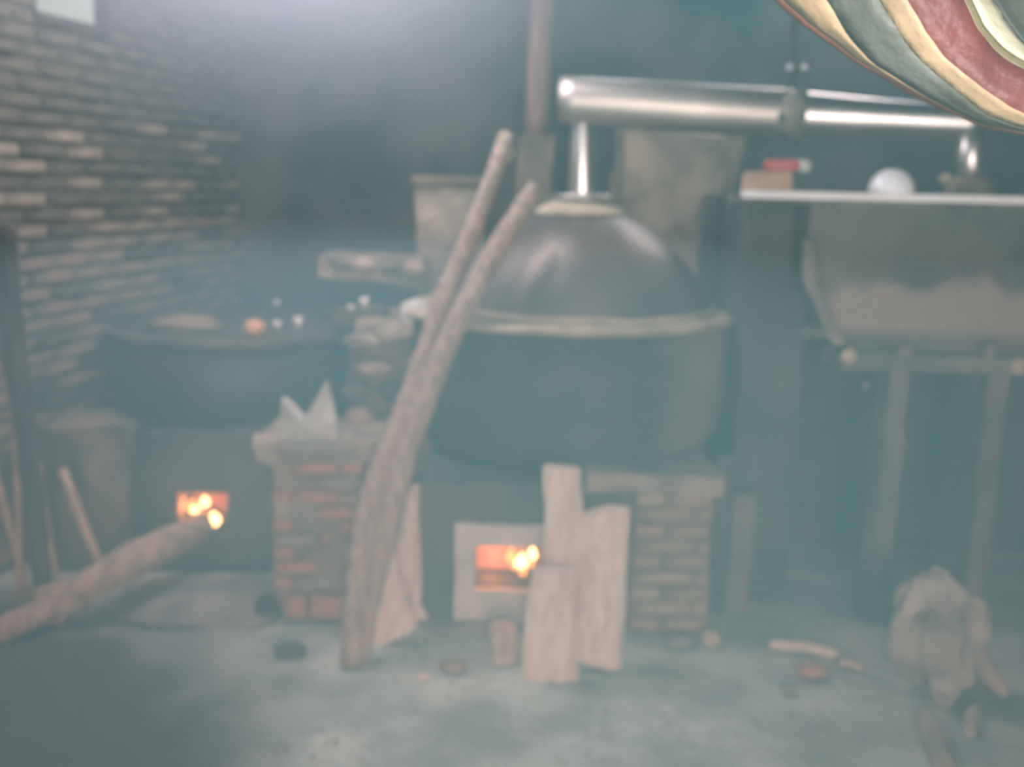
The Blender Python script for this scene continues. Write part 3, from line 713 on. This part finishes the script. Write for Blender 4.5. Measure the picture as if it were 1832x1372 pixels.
# rendered pinkish patch material by height
def tank_mat():
    m = mat('tank render', (0.13, 0.12, 0.10), (0.07, 0.066, 0.058), 4, .95, bump=.8)
    nt = m.node_tree; b = nt.nodes['Principled BSDF']; old = b.inputs['Base Color'].links[0].from_socket
    tc = nt.nodes.new('ShaderNodeTexCoord'); sp = nt.nodes.new('ShaderNodeSeparateXYZ'); nt.links.new(tc.outputs['Object'], sp.inputs[0])
    n = nt.nodes.new('ShaderNodeTexNoise'); n.inputs['Scale'].default_value = 5; n.inputs['Detail'].default_value = 5
    nt.links.new(tc.outputs['Object'], n.inputs['Vector'])
    ma = nt.nodes.new('ShaderNodeMath'); ma.operation = 'MULTIPLY_ADD'; ma.inputs[1].default_value = -.28
    nt.links.new(n.outputs['Fac'], ma.inputs[0]); nt.links.new(sp.outputs['Z'], ma.inputs[2])
    mr = nt.nodes.new('ShaderNodeMapRange'); mr.inputs['From Min'].default_value = zat(1600, 500, TF) - .14; mr.inputs['From Max'].default_value = zat(1600, 530, TF) - .14
    mr.inputs['To Min'].default_value = 0; mr.inputs['To Max'].default_value = 1
    mr.inputs['From Min'].default_value, mr.inputs['From Max'].default_value = mr.inputs['From Max'].default_value, mr.inputs['From Min'].default_value
    mr.inputs['To Min'].default_value, mr.inputs['To Max'].default_value = 1, 0
    nt.links.new(ma.outputs[0], mr.inputs['Value'])
    mr2 = nt.nodes.new('ShaderNodeMapRange'); mr2.inputs['From Min'].default_value = zat(1600, 610, TF); mr2.inputs['From Max'].default_value = zat(1600, 585, TF)
    nt.links.new(sp.outputs['Z'], mr2.inputs['Value'])
    mu = nt.nodes.new('ShaderNodeMath'); mu.operation = 'MULTIPLY'; nt.links.new(mr.outputs[0], mu.inputs[0]); nt.links.new(mr2.outputs[0], mu.inputs[1])
    mx = nt.nodes.new('ShaderNodeMix'); mx.data_type = 'RGBA'; nt.links.new(mu.outputs[0], mx.inputs['Factor']); nt.links.new(old, mx.inputs[6])
    mx.inputs[7].default_value = (0.27, 0.215, 0.185, 1); nt.links.new(mx.outputs[2], b.inputs['Base Color'])
    return m
basin = obj('basin', bm, tank_mat(), tk)
obj('lower_lip', rbox((xs_b - .01, TF - .03, zb0 - .045), (T1, TF + .25, zb0 + .015), .05, .014, 8, 4), M['cement'], tk)
obj('side_bracket', rbox((xat(1436, 600, TF), TF + .02, zat(1440, 606, TF)), (xat(1492, 600, TF), TF + .12, zat(1440, 590, TF)), .05, .006), M['cement'], tk)
obj('plaster_edge', tube(resample([at(1447, 430, TF - .01), at(1452, 500, TF - .01), at(1478, 565, TF - .01), at(1500, 620, TF - .01)], 10), lerp_list([.02, .026, .022, .016], 10), 8, .016, 12), M['brick_grey'], basin, True)
for (px, py, r_) in ((1450, 470, .028), (1519, 637, .026), (1620, 628, .026), (1772, 625, .026), (1822, 655, .03), (1548, 690, .012)):
    obj('render_lump', rock(at(px, py, TF - .02), r_, .02, r_ * 1.1, px * .01, .3), M['clay' if px in (1519, 1822) else 'brick_grey'], basin, True)
tz = zb0 - .04
for (pa, pb, ybot, mn, xo) in ((1592, 1628, 0, 'cement', 0), (1768, 1806, 0, 'cement', 0)):
    xa, xb = xat(pa, 700, TF), xat(pb, 700, TF)
    bm = rbox((xa, TF + .01, 0), (xb, TF + .13, tz + .02), .06, .010, 8, pa)
    obj('leg', bm, M[mn], tk)
obj('rear_panel', rbox((TM, 4.25, 0), (T1, 4.36, tz + .05), .2, .01), M['cement_dark'], tk)
obj('corner_post', rbox((xat(1272, 1000, 3.5), 3.5, 0), (xat(1302, 1000, 3.5), 3.62, zat(1290, 815, 3.5)), .08, .006), M['iron'], tk)
obj('corner_post', rbox((xat(1306, 1000, 3.52), 3.52, 0), (xat(1345, 1000, 3.52), 3.66, zat(1320, 885, 3.52)), .08, .008), M['cement'], tk)
# steel rim along the top edge, its bright reflection painted as pale colour
zr = TZ
rt = bmesh.new()
rbox((xat(1326, 350, TF), TF - .012, zr - .014), (T1, TF + .012, zr + .010), .3, .0, bm=rt)
obj('rim', rt, M['rim_shine'] if 'rim_shine' in M else M['plate'], tk)
obj('top_ledge', rbox((xat(1326, 350, TF), TF + .0, zr - .03), (T1, TF + .22, zr - .006), .3, 0), M['cement'], tk)
# things on the tank edge
X = lambda px: xat(px, 340, TF + .02)
zt_ = zr + .010
me = brick_mesh(.138, .10, .066, 5.0); o = link('loose_brick', me, mat('loose brick', (0.50, 0.31, 0.20), (0.32, 0.21, 0.15), 9)); o.location = (X(1376), TF + .055, zt_ + .031); o.rotation_euler = (0, 0, .15)
tag(o, 'loose brown brick lying on the tank rim', 'brick')
bz_ = zt_ + .062
t = thing('bottle', 'red plastic bottle with a pale cap lying on the loose brick', 'bottle', (X(1402), TF + .05, bz_))
obj('body', tube(resample([(X(1372), TF + .06, bz_ + .018), (X(1376), TF + .06, bz_ + .019), (X(1415), TF + .05, bz_ + .021), (X(1430), TF + .05, bz_ + .020)], 10), lerp_list([.012, .021, .021, .018], 10), 16), M['red'], t, True)
obj('cap', tube([(X(1430), TF + .05, bz_ + .020), (X(1447), TF + .05, bz_ + .019), (X(1452), TF + .05, bz_ + .018)], [.022, .021, .012], 16), M['sack'], t, True)
bw = lathe((X(1604), TF + .07), [(34 * k, zt_), (33.5 * k, zt_ + .02), (30 * k, zt_ + .045), (22 * k, zt_ + .066), (13 * k, zt_ + .075), (12 * k, zt_ + .078), (.001, zt_ + .078)], 36)
tag(obj('bowl', bw, M['china'], None, True, (X(1604), TF + .07, zt_)), 'white china bowl turned upside down on the tank rim', 'bowl')

# ------------------------------------------------------------------ stump and floor debris at right
sy = onfloor(1680, 1248).y
c = at(1678, 1130, sy + .05)
st = thing('tree_stump', 'knotty pale tree stump with a dark hole at lower right', 'stump', (c.x, sy + .05, 0))
bm = bmesh.new(); bmesh.ops.create_icosphere(bm, subdivisions=5, radius=1)
hole = at(1674, 1125, sy - .08)
for v in bm.verts:
    n_ = v.co.copy(); zz_ = v.co.z
    p = Vector((c.x + n_.x * .135 * (1 - .12 * (zz_ < -.3)), sy + .06 + n_.y * .12, c.z - .005 + n_.z * .18))
    p += nz(n_, 1.8, 4) * .045 + nz(n_, 5, 2) * .014
    d = math.hypot(p.x - hole.x, p.z - hole.z)
    if p.y < sy + .05:
        if d < .032: p.y += .13 * (1 - (d / .032) ** 2) ** .5 + .02
        elif d < .06: p.y -= .010
    p.z = max(p.z, -.005); v.co = p
obj('trunk', bm, M['stump'], st, True)
obj('root', tube(resample([at(1690, 1170, sy + .02), at(1692, 1215, sy - .04), at(1684, 1250, sy - .10)], 6), lerp_list([.065, .055, .03], 6), 10, .014), M['stump'], st, True)
obj('root', tube(resample([at(1735, 1150, sy + .05), at(1768, 1205, sy - .0), at(1800, 1245, sy - .04)], 6), lerp_list([.05, .035, .015], 6), 10, .012), M['mud_grey'], st, True)
def lying(name, label, pa, pb, r_, m, cat='stick', group=None, squash=None):
    A, B = onfloor(*pa, r_ * .6), onfloor(*pb, r_ * .6)
    return tag(obj(name, tube(resample([A, A.lerp(B, .5) + Vector((0, .008, .004)), B], 6), lerp_list([r_ * .8, r_, r_ * .75], 6), 9, .004, squash=squash), m, None, True, A), label, cat, group)
lying('stick', 'pale peeled stick lying on the floor left of the stump', (1376, 1152), (1500, 1172), .020, M['wood_pale'])
lying('stick', 'short brownish stick near the end of the pale one', (1500, 1186), (1545, 1198), .013, M['bark'])
def chunk(name, label, px, py, rx, rz, m, seed, cat, group=None, ry=None):
    p = onfloor(px, py)
    return tag(obj(name, rock((p.x, p.y, rz * .55), rx, ry or rx * .8, rz, seed, .35), m, None, False, (p.x, p.y, 0)), label, cat, group)
chunk('brick_piece', 'reddish brick piece on the floor below the pale stick', 1452, 1206, .05, .025, M['brick_red'], 2, 'brick')
chunk('wood_chip', 'pale wood chip on the floor right of the pole feet', 756, 1216, .024, .014, M['wood_pale'], 3, 'wood chip')
chunk('stone', 'flat grey stone on the floor left of the pole feet', 520, 1166, .06, .016, M['cement_dark'], 4, 'stone')
chunk('stone', 'low grey stone behind the stick by the stove corner', 1215, 1150, .05, .02, M['ash'], 5, 'stone')
chunk('brick_piece', 'pinkish brick bit between the wedge logs and the wood block', 812, 1196, .045, .016, M['brick_brown'], 6, 'brick')
lying('bark_strip', 'curled bark strip on the floor in front of the stump', (1655, 1275), (1690, 1372), .035, M['stump'], 'bark')
lying('bark_strip', 'short bark strip on the floor right of the longer one', (1745, 1262), (1735, 1312), .022, M['stump'], 'bark')
chunk('coal_lump', 'black coal lump beside the brick pillar foot', 478, 1100, .05, .05, M['char'], 8, 'coal')
chunk('stone', 'pale stone at the bottom of the stove corner posts', 1272, 1150, .035, .03, M['clay'], 9, 'stone')
chunk('stone', 'small pale stone on the floor below the brick piece', 1410, 1235, .03, .014, M['ash'], 19, 'stone')
# ash heaps
p = onfloor(350, 1095)
bm = rock((p.x, p.y + .1, 0.0), .34, .22, .055, 13, .3, 4)
for v in bm.verts: v.co.z = max(v.co.z + nz(v.co, 14, 2).z * .012, -.02)
tag(obj('ash_heap', bm, M['ash'], None, True, (p.x, p.y + .1, 0)), 'low heap of grey ash below the long fire branch', 'ash', kind='stuff')
p = onfloor(860, 1120)
bm = rock((p.x, p.y + .02, 0.0), .22, .12, .035, 23, .3, 4)
tag(obj('ash_heap', bm, M['ash'], None, True, (p.x, p.y, 0)), 'spilled ash in front of the middle fire mouth', 'ash', kind='stuff')
# fine litter too small to pick apart
bm = bmesh.new(); rng = random.Random(5)
for i in range(350):
    p = onfloor(rng.uniform(420, 1500), rng.uniform(1110, 1372)) + Vector((0, 0, .002)); s_ = rng.uniform(.003, .007)
    t = bmesh.new(); bmesh.ops.create_icosphere(t, subdivisions=1, radius=s_)
    for v in t.verts: v.co = v.co * rng.uniform(.7, 1.3); v.co.z *= .5; v.co += p
    me = bpy.data.meshes.new('t'); t.to_mesh(me); t.free(); bm.from_mesh(me); bpy.data.meshes.remove(me)
tag(obj('floor_litter', bm, M['mud_grey']), 'fine chips and grit scattered over the floor', 'litter', kind='stuff')

# ------------------------------------------------------------------ striped tarpaulin hanging near the viewer
def tarp():
    Ya = 1.30
    low = [(1290, -140), (1385, 0), (1440, 50), (1530, 112), (1640, 178), (1745, 225), (1840, 243), (1960, 250)]
    edges = [  # stripe boundary curves from the lower edge inward
        low,
        [(1300, -150), (1400, 0), (1450, 46), (1538, 108), (1646, 173), (1748, 223), (1842, 241), (1965, 248)],
        [(1400, -150), (1478, 0), (1515, 60), (1562, 110), (1650, 171), (1752, 221), (1846, 239), (1968, 246)],
        [(1480, -160), (1574, 0), (1604, 55), (1652, 112), (1704, 160), (1765, 207), (1850, 235), (1975, 242)],
        [(1520, -170), (1626, 0), (1660, 58), (1704, 112), (1752, 154), (1800, 188), (1856, 214), (1990, 225)],
        [(1620, -180), (1722, 0), (1746, 48), (1780, 88), (1808, 112), (1842, 132), (1900, 155), (2020, 175)],
        [(1635, -180), (1735, 0), (1758, 46), (1790, 82), (1820, 106), (1852, 125), (1910, 147), (2030, 165)],
        [(1680, -190), (1776, 0), (1794, 36), (1815, 68), (1838, 92), (1870, 108), (1930, 126), (2045, 145)],
        [(1720, -200), (1808, 0), (1826, 32), (1848, 60), (1872, 80), (1900, 96), (1955, 112), (2065, 130)],
    ]
    deps = [.10, .085, .03, -.02, -.045, -.04, -.035, -.01, .06]
    names = ['edge_red', 'tan', 'blue_grey', 'tan', 'red', 'olive', 'cream', 'blue_grey']
    cols = {'edge_red': ((.32, .12, .08), (.26, .10, .07)), 'tan': ((.60, .42, .25), (.47, .33, .20)), 'blue_grey': ((.19, .195, .17), (.11, .11, .085)),
            'red': ((.23, .05, .042), (.18, .042, .035)), 'olive': ((.26, .21, .11), (.2, .16, .09)), 'cream': ((.74, .68, .50), (.62, .55, .38))}
    t = thing('striped_tarpaulin', 'striped red, tan and grey tarpaulin hanging at the upper right corner', 'tarpaulin', at(1700, 60, Ya))
    nU = 36; ms = {}
    for i in range(8):
        bm = bmesh.new(); g = []
        for j in range(4):
            f = j / 3; row = []
            for u in range(nU + 1):
                A = edges[i]; B = edges[i + 1]; x = (len(A) - 1) * u / nU; k_ = min(int(x), len(A) - 2); v = x - k_
                pa = (A[k_][0] * (1 - v) + A[k_ + 1][0] * v, A[k_][1] * (1 - v) + A[k_ + 1][1] * v)
                pb_ = (B[k_][0] * (1 - v) + B[k_ + 1][0] * v, B[k_][1] * (1 - v) + B[k_ + 1][1] * v)
                d = deps[i] + (deps[i + 1] - deps[i]) * f
                p = at(pa[0] * (1 - f) + pb_[0] * f, pa[1] * (1 - f) + pb_[1] * f, Ya + d)
                q_ = p.copy(); p.y += noise.noise(q_ * 14) * .012 + noise.noise(q_ * 40) * .004
                row.append(bm.verts.new(p))
            g.append(row)
        if i == 7:       # carries on up to the roof behind the last stripe
            for hh in (.12, .4, .9):
                row = []
                for u, v_ in enumerate(g[3]):
                    row.append(bm.verts.new(Vector((v_.co.x + .25 * hh, v_.co.y + .10 * hh + .1 * hh, min(H - .005, v_.co.z + hh * 1.0)))))
                g.append(row)
            for v_ in g[-1]: v_.co.z = H - .005
        for j in range(len(g) - 1):
            for u in range(nU): bm.faces.new((g[j][u], g[j][u + 1], g[j + 1][u + 1], g[j + 1][u]))
        cn = names[i]
        if cn not in ms: ms[cn] = mat('tarpaulin ' + cn.replace('_', ' '), *cols[cn], 14, .5, bump=.22, bscale=60)
        o = obj('stripe', bm, ms[cn], t, True)
        md = o.modifiers.new('s', 'SOLIDIFY'); md.thickness = .003
    return t
tarp()
